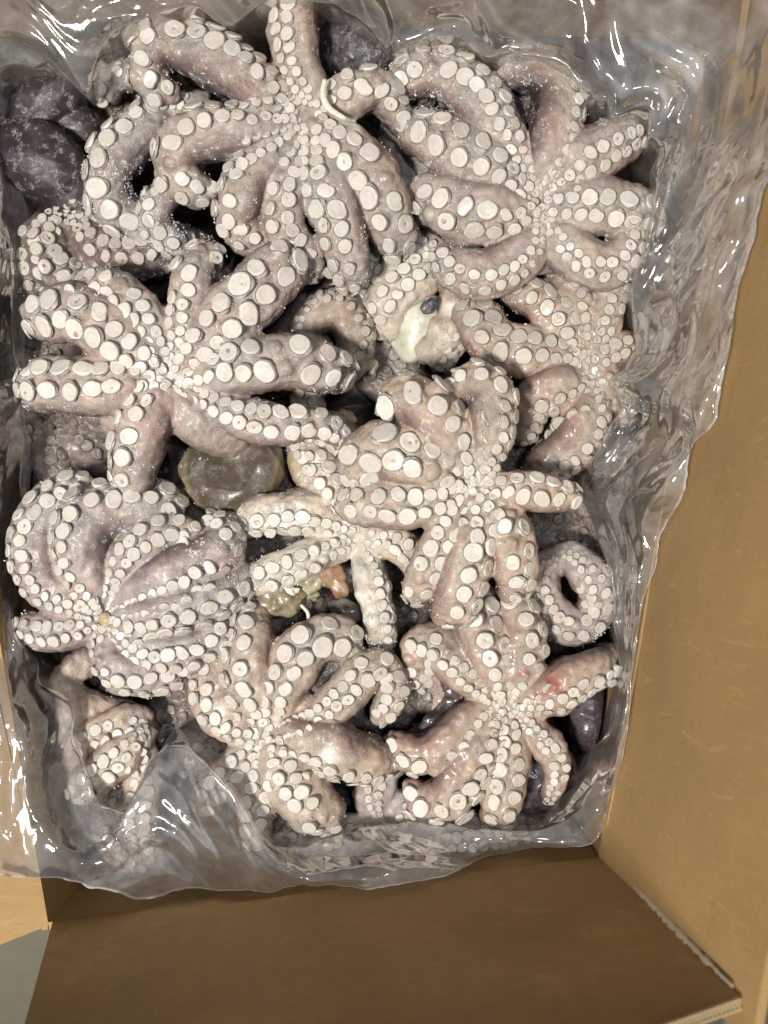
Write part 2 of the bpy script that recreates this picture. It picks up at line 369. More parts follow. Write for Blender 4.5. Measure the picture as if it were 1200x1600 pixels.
def catmull(pts, step):
    p = [2 * pts[0] - pts[1]] + pts + [2 * pts[-1] - pts[-2]]; out = []
    for i in range(1, len(p) - 2):
        n_ = max(2, int(((p[i + 1] - p[i]).length) / step))
        for k in range(n_):
            t = k / n_; a, b, c, d_ = p[i - 1], p[i], p[i + 1], p[i + 2]
            out.append(0.5 * ((2 * b) + (c - a) * t + (2 * a - 5 * b + 4 * c - d_) * t * t + (3 * b - a - 3 * c + d_) * t ** 3))
    out.append(pts[-1].copy()); return out
_WL = []
for a_, b_ in (((944, 1300), (1168, -50)), ((82, 1440), (944, 1340)), ((77, 1452), (-160, -50)), ((-170, -52), (1172, -52))):
    pa_, pb_ = P(*a_, ZC), P(*b_, ZC); nn_ = Vector((-(pb_ - pa_).y, (pb_ - pa_).x, 0)).normalized()
    if nn_.dot(P(500, 700, ZC) - pa_) < 0: nn_ = -nn_
    _WL.append((np.array(pa_), np.array(nn_)))
def keep_inside(co):
    for pa_, n_ in _WL:
        d_ = (co - pa_) @ n_ - 0.0035; m_ = (d_ < 0) & (co[:, 2] < ZC + 0.02); co[m_] -= d_[m_, None] * n_
    co[:, 2] = np.maximum(co[:, 2], ZF + 0.008); return co
ICO = None
def ico():
    global ICO
    if ICO is None:
        bm = bmesh.new(); bmesh.ops.create_icosphere(bm, subdivisions=2, radius=1)
        ICO = ([v.co.copy() for v in bm.verts], [tuple(v.index for v in f.verts) for f in bm.faces]); bm.free()
    return ICO
def add_ball(V, F, c, rx, ry=None, rz=None, rot=None):
    iv, if_ = ico(); k = len(V); ry = ry or rx; rz = rz or rx
    for v in iv:
        q = Vector((v.x * rx, v.y * ry, v.z * rz))
        if rot is not None: q = rot @ q
        V.append(c + q)
    F += [tuple(k + i for i in f) for f in if_]

BODIES = []     # BVH trees of finished bodies, for draping the film
def octopus(label, centre, z0, arms, flesh='grey', suck='cream', web=0.62, vox=0.0011, mantles=(), frosty=0.5, seed=0, extra_balls=(), sag=9.0, fat=1.18, dent=None, reds=(), whites=(), group='frozen octopuses packed in the bag', under=True, webmax=2.2, zdrop=0.0):
    """centre px; z0 mm; arms: (sucker_px, radius_px, roll_deg, [(x,y[,dz_mm])...], taper, curl)"""
    rnd = random.Random(seed + 11)
    z0 = z0 / 1000.0
    root = empty('octopus', P(*centre, z0 - 0.02), label, 'octopus', group)
    V = []; F = []; samples = []; paths = []; slots = []
    arms = sorted(arms, key=lambda a: math.atan2(-(a[3][min(1, len(a[3]) - 1)][1] - centre[1]), a[3][min(1, len(a[3]) - 1)][0] - centre[0]))
    for arm in arms:
        D, rad, roll, pts = arm[:4]; taper = arm[4] if len(arm) > 4 else 0.8; curl = arm[5] if len(arm) > 5 else 1
        D *= K * 1.16; rad *= K * fat
        first = math.hypot(pts[0][0] - centre[0], pts[0][1] - centre[1])
        pp = ([(centre[0], centre[1], -5)] if first > 8 and first < 110 else []) + list(pts)
        n_ = len(pp); W3 = []
        for i, q in enumerate(pp):
            t = i / (n_ - 1)
            dz = q[2] / 1000.0 if len(q) > 2 else (-0.006 + 0.010 * math.sin(min(1, t * 1.15) * math.pi * 0.62) - 0.004 * max(0, t - 0.7) / 0.3)
            W3.append(P(q[0], q[1], z0 + dz - zdrop))
        main = catmull(W3, 0.0016); Lm = len(main)
        if curl:
            dr = (W3[-1] - W3[-2]); dr.z *= 0.3; dr.normalize(); re = rad * taper
            e = W3[-1]
            tail = catmull([W3[-1], e + dr * re * 0.75 + Vector((0, 0, -re * 0.55)), e + dr * re * 0.75 + Vector((0, 0, -re * 1.7)), e - dr * re * 0.3 + Vector((0, 0, -re * 2.4))], 0.0016)[1:]
            path = main + tail
        else: path = main
        # lengths, frames
        cum = [0.0]
        for a, b in zip(path, path[1:]): cum.append(cum[-1] + max(1e-6, (b - a).length))
        Lmain = cum[Lm - 1]
        T = [(path[min(i + 1, len(path) - 1)] - path[max(i - 1, 0)]).normalized() for i in range(len(path))]
        nrm = Vector((0, 0, 1)); nrm = (nrm - T[0] * nrm.dot(T[0])).normalized(); ups = []
        for i in range(len(path)):
            if i:
                ax = T[i - 1].cross(T[i]); s_ = ax.length
                if s_ > 1e-6: nrm = Matrix.Rotation(math.atan2(s_, T[i - 1].dot(T[i])), 3, ax / s_) @ nrm
                if i < Lm and abs(T[i].z) < 0.8: nrm = Vector((0, 0, 1))
                nrm = (nrm - T[i] * nrm.dot(T[i])).normalized()
            ups.append(nrm.copy())
        def rt(s):
            t = s / Lmain
            if t <= 1:
                g = 0.58 + 0.42 * min(1, t / 0.5) ** 0.8
                if t > 0.5: g = 1 + (taper - 1) * (t - 0.5) / 0.5
            else: g = taper * max(0.45, 1 - 0.45 * (s - Lmain) / (cum[-1] - Lmain + 1e-9))
            if not curl and t > 0.9: g *= max(0.3, 1 - (t - 0.9) / 0.1 * 0.5)
            return rad * g
        def frame(s):
            i = int(np.searchsorted(cum, s)) ; i = min(max(i, 1), len(path) - 1)
            f = (s - cum[i - 1]) / (cum[i] - cum[i - 1])
            return path[i - 1].lerp(path[i], f), T[i - 1].lerp(T[i], f).normalized(), ups[i - 1].lerp(ups[i], f).normalized()
        rollf = lambda s: R(roll) * min(1, s / Lmain / 0.35)
        seg = 14; k0 = len(V)
        idx = list(range(0, len(path), 2)); 
        if idx[-1] != len(path) - 1: idx.append(len(path) - 1)
        for i in idx:
            c = path[i]; t_ = T[i]; rr = rt(cum[i]); u_ = Matrix.Rotation(rollf(cum[i]), 3, t_) @ ups[i]; s_ = t_.cross(u_)
            wob = 1 + 0.05 * noise.noise(c * 60 + Vector((seed, 0, 0)))
            for j in range(seg):
                a = 2 * math.pi * j / seg
                ca, sa = math.cos(a), math.sin(a)
                V.append(c + (u_ * (ca * (0.84 if ca > 0 else 0.95)) + s_ * sa * 1.12) * rr * wob)
            samples.append((c.copy(), u_.copy(), rr))
        nr = len(idx)
        for i in range(nr - 1):
            for j in range(seg): F.append((k0 + i * seg + j, k0 + i * seg + (j + 1) % seg, k0 + (i + 1) * seg + (j + 1) % seg, k0 + (i + 1) * seg + j))
        V.append(path[0] - T[0] * rt(0) * 0.3); V.append(path[-1] + T[-1] * rt(cum[-1]) * 0.7)
        for j in range(seg): F.append((k0 + (j + 1) % seg, k0 + j, len(V) - 2)); F.append((k0 + (nr - 1) * seg + j, k0 + (nr - 1) * seg + (j + 1) % seg, len(V) - 1))
        paths.append((path[:Lm], cum[:Lm], rad))
        # sucker slots
        if D > 0:
            s = 0.10 * Lmain if len(pp) == len(pts) else (max(8, first * 0.55)) * K
            def Dt(s):
                t = s / Lmain
                if t <= 1:
                    q = min(1, t / 0.62); g = 0.34 + 0.66 * q * q * (3 - 2 * q) if False else 0.34 + 0.66 * q
                    if t > 0.72: g *= 1 - (1 - max(0.45, min(1, taper + 0.05))) * (t - 0.72) / 0.28
                else: g = (max(0.45, min(1, taper + 0.05))) * max(0.5, 1 - 0.4 * (s - Lmain) / (cum[-1] - Lmain + 1e-9))
                return D * g
            row = 0; smax = cum[-1] * (0.985 if not curl else 0.94)
            while s < smax:
                d_ = Dt(s) * rnd.uniform(0.9, 1.08)
                c, t_, u_ = frame(min(s + rnd.uniform(-.06, .06) * d_, cum[-1])); rr = rt(s)
                ang = min(0.56 * Dt(s) / rr, 0.90) * (1 if row else -1) + R(rnd.uniform(-4, 4))
                nn = Matrix.Rotation(rollf(s) - ang, 3, t_) @ u_
                slots.append((c, nn, d_ * 0.5, t_, rr))
                s += Dt(s) * 0.465; row ^= 1
    # webs
    na = len(arms)
    for i in range(na):
        j = (i + 1) % na
        if na < 2 or web <= 0: break
        pa, ca, ra = paths[i]; pb, cb, rb = paths[j]
        def ang(p): 
            q = p[min(len(p) - 1, len(p) // 3)] - p[0]; return math.atan2(q.y, q.x)
        da = (ang(pb) - ang(pa)) % (2 * math.pi)
        if da > webmax or da < 0.05: continue
        Lw = min(0.92, web * 1.42) * min(ca[-1], cb[-1]) * rnd.uniform(0.85, 1.1)
        ns, nu = 12, 10; k0 = len(V)
        for sgn in (1, -1):
            for a in range(ns + 1):
                for b in range(nu + 1):
                    u = b / nu; s = Lw * a / ns * (1 - 0.26 * math.sin(math.pi * u))
                    q1 = pa[min(int(np.searchsorted(ca, s)), len(pa) - 1)]; q2 = pb[min(int(np.searchsorted(cb, s)), len(pb) - 1)]
                    p = q1.lerp(q2, u); p = p + Vector((0, 0, -(0.0005 + 0.0035 * math.sin(math.pi * u) ** 0.5 * min(1, 2.5 * a / ns)) - sag / 1000 * math.sin(math.pi * u) * (a / ns) + 0.0012 * noise.noise(p * 70)))
                    V.append(p + Vector((0, 0, 0.0022 * sgn)))
        st = (ns + 1) * (nu + 1)
        for a in range(ns):
            for b in range(nu):
                q = k0 + a * (nu + 1) + b
                F.append((q, q + 1, q + nu + 2, q + nu + 1)); F.append((st + q, st + q + nu + 1, st + q + nu + 2, st + q + 1))
        rim = [b for b in range(nu + 1)] + [a * (nu + 1) + nu for a in range(1, ns + 1)] + [ns * (nu + 1) + b for b in range(nu - 1, -1, -1)] + [a * (nu + 1) for a in range(ns - 1, 0, -1)]
        for q in range(len(rim)):
            x, y = k0 + rim[q], k0 + rim[(q + 1) % len(rim)]; F.append((x, st + x, st + y, y))
    if under: add_ball(V, F, P(*centre, z0 - 0.024 - zdrop), 0.026, 0.026, 0.016)
    for (c, nn, r_, t_, rr) in slots: add_ball(V, F, c + nn * (rr * 0.93 - r_ * 0.60), r_ * 0.98)
    man = []
    for (mx, my, mz, ax, ay, az, rotz) in mantles:
        c = P(mx, my, z0 + mz / 1000); add_ball(V, F, c, ax * K, ay * K, az * K, Matrix.Rotation(R(rotz), 3, 'Z')); man.append((c, max(ax, ay, az) * K, min(ax, ay, az) * K))
    for (bx, by, bz, rr) in extra_balls: add_ball(V, F, P(bx, by, z0 + bz / 1000), rr * K)
    tmp = bpy.data.objects.new('tmp', pydata('tmp', V, F)); C.objects.link(tmp)
    rm = tmp.modifiers.new('r', 'REMESH'); rm.mode = 'VOXEL'; rm.voxel_size = vox; rm.use_smooth_shade = True
    sm = tmp.modifiers.new('s', 'SMOOTH'); sm.factor = 0.5; sm.iterations = 2
    dg = bpy.context.evaluated_depsgraph_get()
    me = bpy.data.meshes.new_from_object(tmp.evaluated_get(dg)); me.name = 'body'
    bpy.data.objects.remove(tmp)
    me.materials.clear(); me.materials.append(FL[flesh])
    me.polygons.foreach_set('use_smooth', [True] * len(me.polygons))
    nv = len(me.vertices); co = np.empty(nv * 3, 'f'); me.vertices.foreach_get('co', co); co = co.reshape(-1, 3)
    no = np.empty(nv * 3, 'f'); me.vertices.foreach_get('normal', no); no = no.reshape(-1, 3)
    mw = np.ones(nv)
    for (c, rmax, rmin) in man: mw = np.minimum(mw, np.clip((np.linalg.norm(co - np.array(c), axis=1) - rmax * 0.95) / 0.01, 0.12, 1))
    so = Vector((seed * 1.7, seed * 0.9, 0))
    dsp = np.array([0.0026 * noise.noise(Vector(p) * 62 + so) + 0.0010 * noise.noise(Vector(p) * 210 + so) + 0.0012 * min(0.0, noise.noise(Vector((p[0], p[1], p[2])) * 120) + 0.1) for p in co.tolist()])
    if man:
        fold = np.array([0.0022 * (0.22 - abs(noise.noise(Vector((p[0] * 26 + p[1] * 12, p[1] * 60, p[2] * 40)) + so))) for p in co.tolist()])
        dsp = dsp * mw + fold * (1 - mw) * (0.0 if dent else 1.0); mw2 = np.ones(nv)
    else: mw2 = mw
    co = co + no * (dsp * mw2)[:, None]
    co = keep_inside(co)
    if dent:
        dc = np.array(P(dent[0], dent[1], z0)); dd = np.linalg.norm((co - dc)[:, :2], axis=1) / (dent[2] * K)
        co[:, 2] -= np.where(co[:, 2] > z0 - 0.01, dent[3] * np.exp(-dd ** 2 * 1.6), 0)
    cs = np.array([s[0] for s in samples]); us = np.array([s[1] for s in samples]); rs = np.array([s[2] for s in samples])
    pig_shade = np.empty(nv, 'f'); fro = np.empty(nv, 'f')
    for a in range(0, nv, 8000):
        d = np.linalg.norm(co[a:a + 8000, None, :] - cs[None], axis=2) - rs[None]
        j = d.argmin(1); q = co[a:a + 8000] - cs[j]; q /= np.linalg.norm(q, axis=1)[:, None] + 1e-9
        pig_shade[a:a + 8000] = (q * us[j]).sum(1) * 0.5 + 0.5
    for (c, rmax, rmin) in man:
        d = np.linalg.norm((co - np.array(c)), axis=1); pig_shade = np.where(d < rmax * 1.05, np.minimum(pig_shade, 0.14 + 1.5 * np.clip((d / rmax - 0.66) if dent else (d - rmin * 1.2) / rmax * 0.7, 0, 0.32)), pig_shade)
    cen = np.array(P(*centre, z0)); rad2 = np.linalg.norm((co - cen)[:, :2], axis=1)
    fro = np.clip((rad2 - 0.035) / 0.045, 0, 1) * frosty
    def spots(lst):
        a = np.zeros(nv)
        for (x, y, rr) in lst:
            q = np.array(P(x, y, z0 + 0.012)); wob = np.array([noise.noise(Vector(p) * 130) for p in co.tolist()]) if nv < 90000 else 0
            a = np.maximum(a, np.clip(1.25 - np.linalg.norm((co - q)[:, :2], axis=1) / (rr * K) + wob * 0.9, 0, 1))
        return a
    if man: fro = fro * (0.4 + 0.6 * mw)
    for nm, arr in (('pigment_shade', pig_shade), ('frost', fro), ('red', spots(reds)), ('white', spots(whites))):
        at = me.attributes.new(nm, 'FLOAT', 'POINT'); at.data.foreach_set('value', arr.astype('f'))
    polys = np.empty(len(me.loops), 'i'); me.loops.foreach_get('vertex_index', polys)
    bvh = BVHTree.FromPolygons([tuple(v) for v in co], [tuple(p.vertices) for p in me.polygons])
    BODIES.append(bvh)
    co2 = co - np.array(root.location)[None]
    me.vertices.foreach_set('co', co2.astype('f').ravel()); me.update()
    link('body', me, root)
    tiny_v, tiny_f = [], []
    sm_list = SM[suck]; count = 0
    for (c, nn, r_, t_, rr) in slots:
        hit = bvh.ray_cast(c + nn * (rr * 2.2 + 0.002), -nn, rr * 2.2)
        if hit[0] is None: continue
        pos = hit[0] - nn * (0.06 * r_)
        if (pos - c).length > rr * 1.7 + r_: continue          # something of the body lies over it
        zax = (nn * 0.75 + hit[1] * 0.45).normalized()
        if rnd.random() < 0.03: continue
        xax = (t_ - zax * t_.dot(zax)).normalized(); yax = zax.cross(xax)
        tilt = Matrix.Rotation(R(rnd.uniform(-7, 7)), 3, 'X') @ Matrix.Rotation(R(rnd.uniform(-7, 7)), 3, 'Y')
        m3 = Matrix((xax, yax, zax)).transposed() @ tilt @ Matrix.Rotation(rnd.uniform(0, 6.28), 3, 'Z')
        r_ *= 0.97
        if 2 * r_ < 9.0 * K or count >= 298:
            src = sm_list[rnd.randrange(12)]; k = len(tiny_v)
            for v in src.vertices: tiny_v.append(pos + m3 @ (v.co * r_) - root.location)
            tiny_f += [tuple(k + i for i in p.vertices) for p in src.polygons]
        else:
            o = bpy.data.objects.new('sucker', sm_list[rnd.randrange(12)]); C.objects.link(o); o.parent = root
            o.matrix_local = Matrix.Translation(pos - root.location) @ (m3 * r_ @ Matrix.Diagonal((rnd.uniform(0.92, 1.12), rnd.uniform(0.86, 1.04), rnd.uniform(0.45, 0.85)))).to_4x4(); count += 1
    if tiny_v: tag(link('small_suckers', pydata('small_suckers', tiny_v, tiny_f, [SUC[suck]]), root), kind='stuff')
    # frost crystals standing on the rim of the animal
    if frosty > 0.15:
        fv, ff = [], []; nfr = int(1500 * frosty); tries = 0
        pol = me.polygons; npoly = len(pol)
        cand = [i for i in (rnd.randrange(npoly) for _ in range(nfr * 9))]
        for i in cand:
            p = pol[i]; c = p.center + root.location
            if p.normal.z < 0.05 or any((c - mc).length < mr * 1.05 and rnd.random() < 0.7 for mc, mr, _x in man): continue
            wgt = min(1, max(0.02, (math.hypot(c.x - cen[0], c.y - cen[1]) - 0.04) / 0.035)) * max(0, noise.noise(c * 55) + 0.25)
            if rnd.random() > wgt * (1.15 - 0.6 * p.normal.z): continue
            for _ in range(2):
                q = p.center + Vector((rnd.gauss(0, 1), rnd.gauss(0, 1), 0)) * 0.0008 + p.normal * 0.0001
                sz = 0.00022 + 0.00042 * rnd.random() ** 2; k = len(fv)
                rot = Matrix.Rotation(rnd.uniform(0, 6.28), 3, Vector((rnd.random(), rnd.random(), rnd.random() + .01)))
                for a in ((1, 0, 0), (0, 1, 0), (-1, 0, 0), (0, -1, 0), (0, 0, 1.6), (0, 0, -1.6)): fv.append(q + rot @ (Vector(a) * sz))
                ff += [(k + a, k + (a + 1) % 4, k + 4) for a in range(4)] + [(k + (a + 1) % 4, k + a, k + 5) for a in range(4)]
        if fv: tag(link('frost', pydata('frost', fv, ff, [M_ICE], False), root), kind='stuff')
    return root

def blob(name, parent, px, py, z, rx, ry, rz, rot, mat, seed=0, amp=0.25, freq=60):
    """organic lump (radii in px) as a part"""
    bm = bmesh.new(); bmesh.ops.create_icosphere(bm, subdivisions=4, radius=1); c = P(px, py, z / 1000)
    Rm = Matrix.Rotation(R(rot), 3, 'Z')
    for v in bm.verts:
        q = Rm @ Vector((v.co.x * rx * K, v.co.y * ry * K, v.co.z * rz * K))
        g = 1 + amp * noise.noise(q * freq + Vector((seed * 3.1, 0, 0))) + amp * 0.5 * noise.noise(q * freq * 2.7 + Vector((0, seed, 0)))
        v.co = c + q * g - parent.location
    me = bpy.data.meshes.new(name); bm.to_mesh(me); bm.free(); me.materials.append(mat)
    me.polygons.foreach_set('use_smooth', [True] * len(me.polygons)); return link(name, me, parent)
def strand(name, parent, pts, z, r, mat, flat=1.0, taper=0.3):
    path = catmull([P(x, y, (z + (q[0] if q else 0)) / 1000) for x, y, *q in pts], 0.001); V = []; F = []; seg = 10
    for i, p in enumerate(path):
        t = (path[min(i + 1, len(path) - 1)] - path[max(i - 1, 0)]).normalized(); s = t.cross(Vector((0, 0, 1))).normalized(); u = s.cross(t)
        f = i / (len(path) - 1); rr = r * K * (taper + (1 - taper) * math.sin(math.pi * min(1, f * 0.9 + 0.08)) ** 0.6)
        for j in range(seg): a = 2 * math.pi * j / seg; V.append(p + (s * math.cos(a) + u * math.sin(a) * flat) * rr - parent.location)
    for i in range(len(path) - 1):
        for j in range(seg): F.append((i * seg + j, i * seg + (j + 1) % seg, (i + 1) * seg + (j + 1) % seg, (i + 1) * seg + j))
    F += [tuple(range(seg - 1, -1, -1)), tuple((len(path) - 1) * seg + j for j in range(seg))]
    return link(name, pydata(name, V, F, [mat]), parent)

# ------------------------------------------------------------------ the octopuses of the top layer
octA = octopus('large grey octopus at the top left, two arms looped left, one under the plastic', (488, 190), 6, [
    (30, 40, 38, [(440, 168), (405, 138, 4), (360, 108, 5), (312, 82, 4), (264, 70, 2), (238, 92, -2), (240, 125, -5), (275, 150, -8)], 0.6, 0),
    (27, 37, 30, [(440, 196), (390, 203, 2), (335, 207, 3), (290, 222, 1), (272, 258, -2), (296, 292, -6), (335, 304, -10)], 0.62, 0),
    (21, 33, 34, [(462, 218), (430, 248, 1), (392, 275, 1), (374, 310), (372, 348, -3), (398, 372, -7), (428, 362, -12)], 0.7, 0),
    (21, 28, 8, [(477, 235), (456, 275, 2), (443, 318, 2), (445, 360, -1), (470, 392, -6)], 0.85),
    (25, 36, 25, [(498, 245), (512, 300, 3), (530, 350, 3), (541, 395, 0)], 0.8),
    (30, 38, 5, [(515, 215), (552, 250, 2), (588, 290, 2), (606, 335, -2)], 0.85),
    (21, 34, -28, [(482, 150), (466, 105, 2), (459, 55, 3), (456, 5, 2), (455, -50, 0)], 0.8, 0),
    (24, 30, -12, [(515, 168), (550, 148, 4), (588, 140, 3), (608, 160, -2)], 0.8)], web=0.5, seed=1, webmax=1.9, whites=[(556, 190, 20)])  # the white patch is a highlight painted on the skin
strand('white_membrane', octA, [(507, 124), (505, 150), (515, 170), (540, 185)], 27, 5, M_WHITE, 0.5)

octB = octopus('pale frosted octopus at the top right, arms spread round its mouth', (838, 322), 4, [
    (25, 36, 15, [(822, 290), (800, 245, 2), (775, 200, 4), (752, 155, 3), (715, 125, 2), (675, 112, 0), (636, 122, -3), (612, 150, -8)], 0.75, 0),
    (21, 36, 55, [(845, 285), (858, 240, 3), (868, 195, 4), (872, 150, 2), (848, 116, 0), (812, 112, -3), (778, 132, -8)], 0.8, 0),
    (20, 36, 25, [(862, 298), (898, 262, 3), (935, 236, 3), (962, 222, 0)], 0.85),
    (25, 37, 18, [(870, 325), (915, 322, 2), (955, 325, 1), (985, 330, -2)], 0.85),
    (18, 32, 25, [(858, 350), (885, 385, 1), (915, 410, 0), (955, 412, -2), (980, 380, -6), (975, 345, -10)], 0.7, 0),
    (18, 33, -30, [(832, 358), (822, 390, 1), (795, 415, 1), (752, 430, 0), (712, 420, -3), (688, 390, -8)], 0.8, 0),
    (26, 40, -30, [(808, 335), (768, 335, 3), (725, 330, 3), (695, 318, -1)], 0.9),
    (29, 36, -4, [(812, 300), (775, 270, 4), (735, 246, 6), (700, 228, 4), (680, 215, 0)], 0.95)], flesh='grey', web=0.62, seed=2, frosty=0.9)

octC = octopus('spread-out octopus at the middle left, arms splayed like a star with large white suckers', (275, 598), 10, [
    (21, 28, 0, [(262, 570), (238, 520, 2), (208, 476, 2), (172, 450, 0), (145, 446, -4)], 0.8),
    (30, 40, -8, [(252, 582), (208, 545, 3), (160, 510, 4), (118, 488, 2), (90, 490, -2)], 0.85),
    (27, 38, 5, [(248, 598), (200, 598, 2), (150, 602, 3), (108, 600, 2), (80, 600, -2)], 0.9),
    (26, 38, 32, [(255, 620), (232, 652, 2), (216, 690, 2), (208, 728, -1)], 0.85),
    (22, 29, -22, [(281, 570), (288, 525, 2), (296, 478, 3), (302, 432, 2), (318, 404, -1), (342, 412, -8)], 0.8, 0),
    (32, 40, 5, [(295, 572), (330, 528, 3), (368, 488, 4), (405, 452, 3), (432, 425, -1)], 0.9),
    (30, 36, 0, [(305, 590), (355, 574, 3), (410, 566, 4), (460, 566, 2), (490, 570, -2)], 0.9),
    (0, 38, 0, [(285, 625, -4), (308, 650, -3), (330, 662, -6)], 0.9), (0, 36, 0, [(240, 622, -4), (205, 645, -5)], 0.9),
    (26, 27, -5, [(300, 612), (340, 638, 2), (388, 656, 2), (436, 664, 1), (480, 660, -2), (520, 672, -8), (552, 700, -14)], 0.4, 0)],
    flesh='grey', suck='bright', web=0.6, seed=3, frosty=0.6, webmax=2.5)
blob('mouth', octC, 276, 596, 12, 15, 12, 10, 20, M_BEAK, 4)

octD = octopus('octopus in the middle on top of the pile, thick arms with big cream suckers', (738, 765), 26, [
    (30, 44, 38, [(728, 735), (706, 695, 3), (682, 655, 4), (652, 630, 3), (625, 625, -2), (612, 650, -8)], 0.85, 0),
    (21, 40, 42, [(748, 735), (762, 698, 2), (770, 655, 3), (768, 618, 1), (742, 600, -3), (706, 606, -9)], 0.8, 0),
    (22, 28, -8, [(765, 765), (800, 763, 3), (838, 768, 3), (866, 772, 0)], 0.9),
    (23, 37, -18, [(756, 785), (784, 818, 2), (800, 855, 3), (804, 892, 0)], 0.85),
    (24, 40, -26, [(740, 792), (738, 835, 3), (730, 885, 4), (718, 925, 1)], 0.9),
    (22, 30, 0, [(725, 785), (702, 822, 2), (680, 865, 2), (660, 905, -1)], 0.85),
    (23, 35, -4, [(712, 772), (665, 785, 2), (615, 788, 2), (575, 786, -1)], 0.9),
    (32, 42, 4, [(716, 750), (678, 730, 4), (635, 712, 6), (592, 704, 4), (566, 722, -2), (564, 750, -10)], 0.85, 0)],
    flesh='warm', suck='bright', web=0.46, fat=1.0, sag=13, seed=4, frosty=0.25)

octE = octopus('rounded octopus at the left edge with arms coiled in a wheel and one spiral tip', (165, 965), 2, [
    (25, 42, -35, [(152, 935), (130, 895, 3), (125, 850, 4), (138, 808, 3), (180, 792, 0), (235, 790, -4), (280, 808, -9)], 0.8, 0),
    (21, 26, -5, [(175, 930), (192, 885, 5), (222, 850, 7), (262, 826, 6), (300, 832, 2), (302, 852, 0), (278, 855, -3)], 0.45, 0),
    (19, 35, 36, [(192, 945), (245, 912, 4), (295, 888, 4), (338, 868, 1), (346, 835, -5), (318, 812, -10)], 0.8, 0),
    (24, 36, 42, [(200, 965), (250, 955, 3), (300, 945, 3), (342, 925, -1)], 0.9),
    (20, 30, 20, [(192, 992), (232, 1015, 1), (282, 1020, 1), (330, 1002, -2), (355, 975, -7)], 0.9, 0),
    (21, 32, 32, [(166, 998), (172, 1030, 0), (202, 1050, -1), (245, 1050, -4), (290, 1040, -8)], 0.9, 0),
    (22, 34, -28, [(138, 950), (105, 935, 1), (70, 915, 0), (52, 870, -3), (58, 820, -6), (95, 780, -10), (150, 765, -13)], 0.9, 0),
    (17, 26, 0, [(140, 978), (110, 985, 0), (78, 988, -2), (60, 985, -4)], 0.9)],
    flesh='mauve', suck='cream', web=0.6, seed=5, frosty=0.9)
blob('mouth', octE, 165, 968, 10, 10, 13, 8, 20, M_BEAK, 4)

octF = octopus('beige octopus at the bottom middle beside the folded plastic, arm tip looped right', (428, 1142), 0, [
    (25, 38, -28, [(408, 1110), (390, 1070, 3), (384, 1030, 3), (388, 995, -1)], 0.85),
    (29, 36, -14, [(432, 1105), (448, 1065, 3), (468, 1025, 4), (495, 1002, 3), (530, 998, 0), (560, 1012, -6)], 0.75, 0),
    (21, 29, -8, [(460, 1130), (505, 1110, 4), (545, 1078, 5), (578, 1045, 3), (604, 1048, -2), (612, 1090, -7), (588, 1128, -12)], 0.65, 0),
    (20, 42, 45, [(465, 1150), (505, 1162, 3), (540, 1180, 2), (565, 1185, -3)], 0.9),
    (21, 44, 0, [(440, 1175), (455, 1215, 2), (480, 1250, 1)], 0.9),
    (20, 27, 0, [(418, 1170), (410, 1210, 1), (402, 1250, 1), (398, 1290, 0)], 0.9),
    (20, 25, 0, [(400, 1162), (375, 1190, 1), (350, 1218, 1), (330, 1242, 0)], 0.9),
    (19, 36, -25, [(395, 1138), (362, 1122, 0), (335, 1100, -2), (330, 1065, -5)], 0.9)],
    flesh='warm', suck='cream', web=0.66, fat=1.12, webmax=2.4, seed=6, frosty=0.45, sag=6, whites=[(520, 1180, 17), (345, 1108, 12)])

octG = octopus('wet glossy octopus at the bottom right with a reddish patch beside its mouth', (790, 1100), -6, [
    (21, 29, 0, [(766, 1088), (735, 1062, 3), (705, 1035, 4), (675, 1005, 3), (655, 1010, -2), (652, 1050, -8), (668, 1080, -14)], 0.6, 0),
    (27, 36, 18, [(782, 1075), (768, 1035, 3), (756, 995, 3), (742, 955, -1), (735, 920, -8)], 0.95, 0),
    (24, 34, 34, [(805, 1072), (815, 1035, 3), (818, 995, 2), (806, 960, -3), (785, 942, -10)], 0.9, 0),
    (17, 36, 30, [(822, 1095), (860, 1082, 2), (900, 1060, 1), (925, 1050, -3)], 0.9),
    (15, 24, 0, [(815, 1122), (840, 1148, 0), (862, 1172, -1), (872, 1205, -4), (862, 1235, -9)], 0.6),
    (23, 29, 0, [(793, 1128), (793, 1170, 2), (788, 1220, 2), (782, 1255, -1)], 1.0),
    (25, 37, -36, [(772, 1125), (748, 1168, 4), (726, 1212, 4), (700, 1245, 0), (664, 1248, -5), (640, 1228, -10)], 0.8, 0),
    (21, 33, -42, [(755, 1108), (725, 1132, 3), (695, 1162, 3), (660, 1180, 0), (630, 1172, -3), (615, 1148, -7)], 0.8, 0)],
    flesh='wet', suck='cream', web=0.58, fat=1.1, seed=7, frosty=0.12, webmax=2.4, reds=[(866, 1068, 22), (850, 1082, 14), (812, 1050, 9)], mantles=[(845, 1215, -34, 66, 72, 34, 20), (922, 1120, -32, 42, 64, 32, 10)])

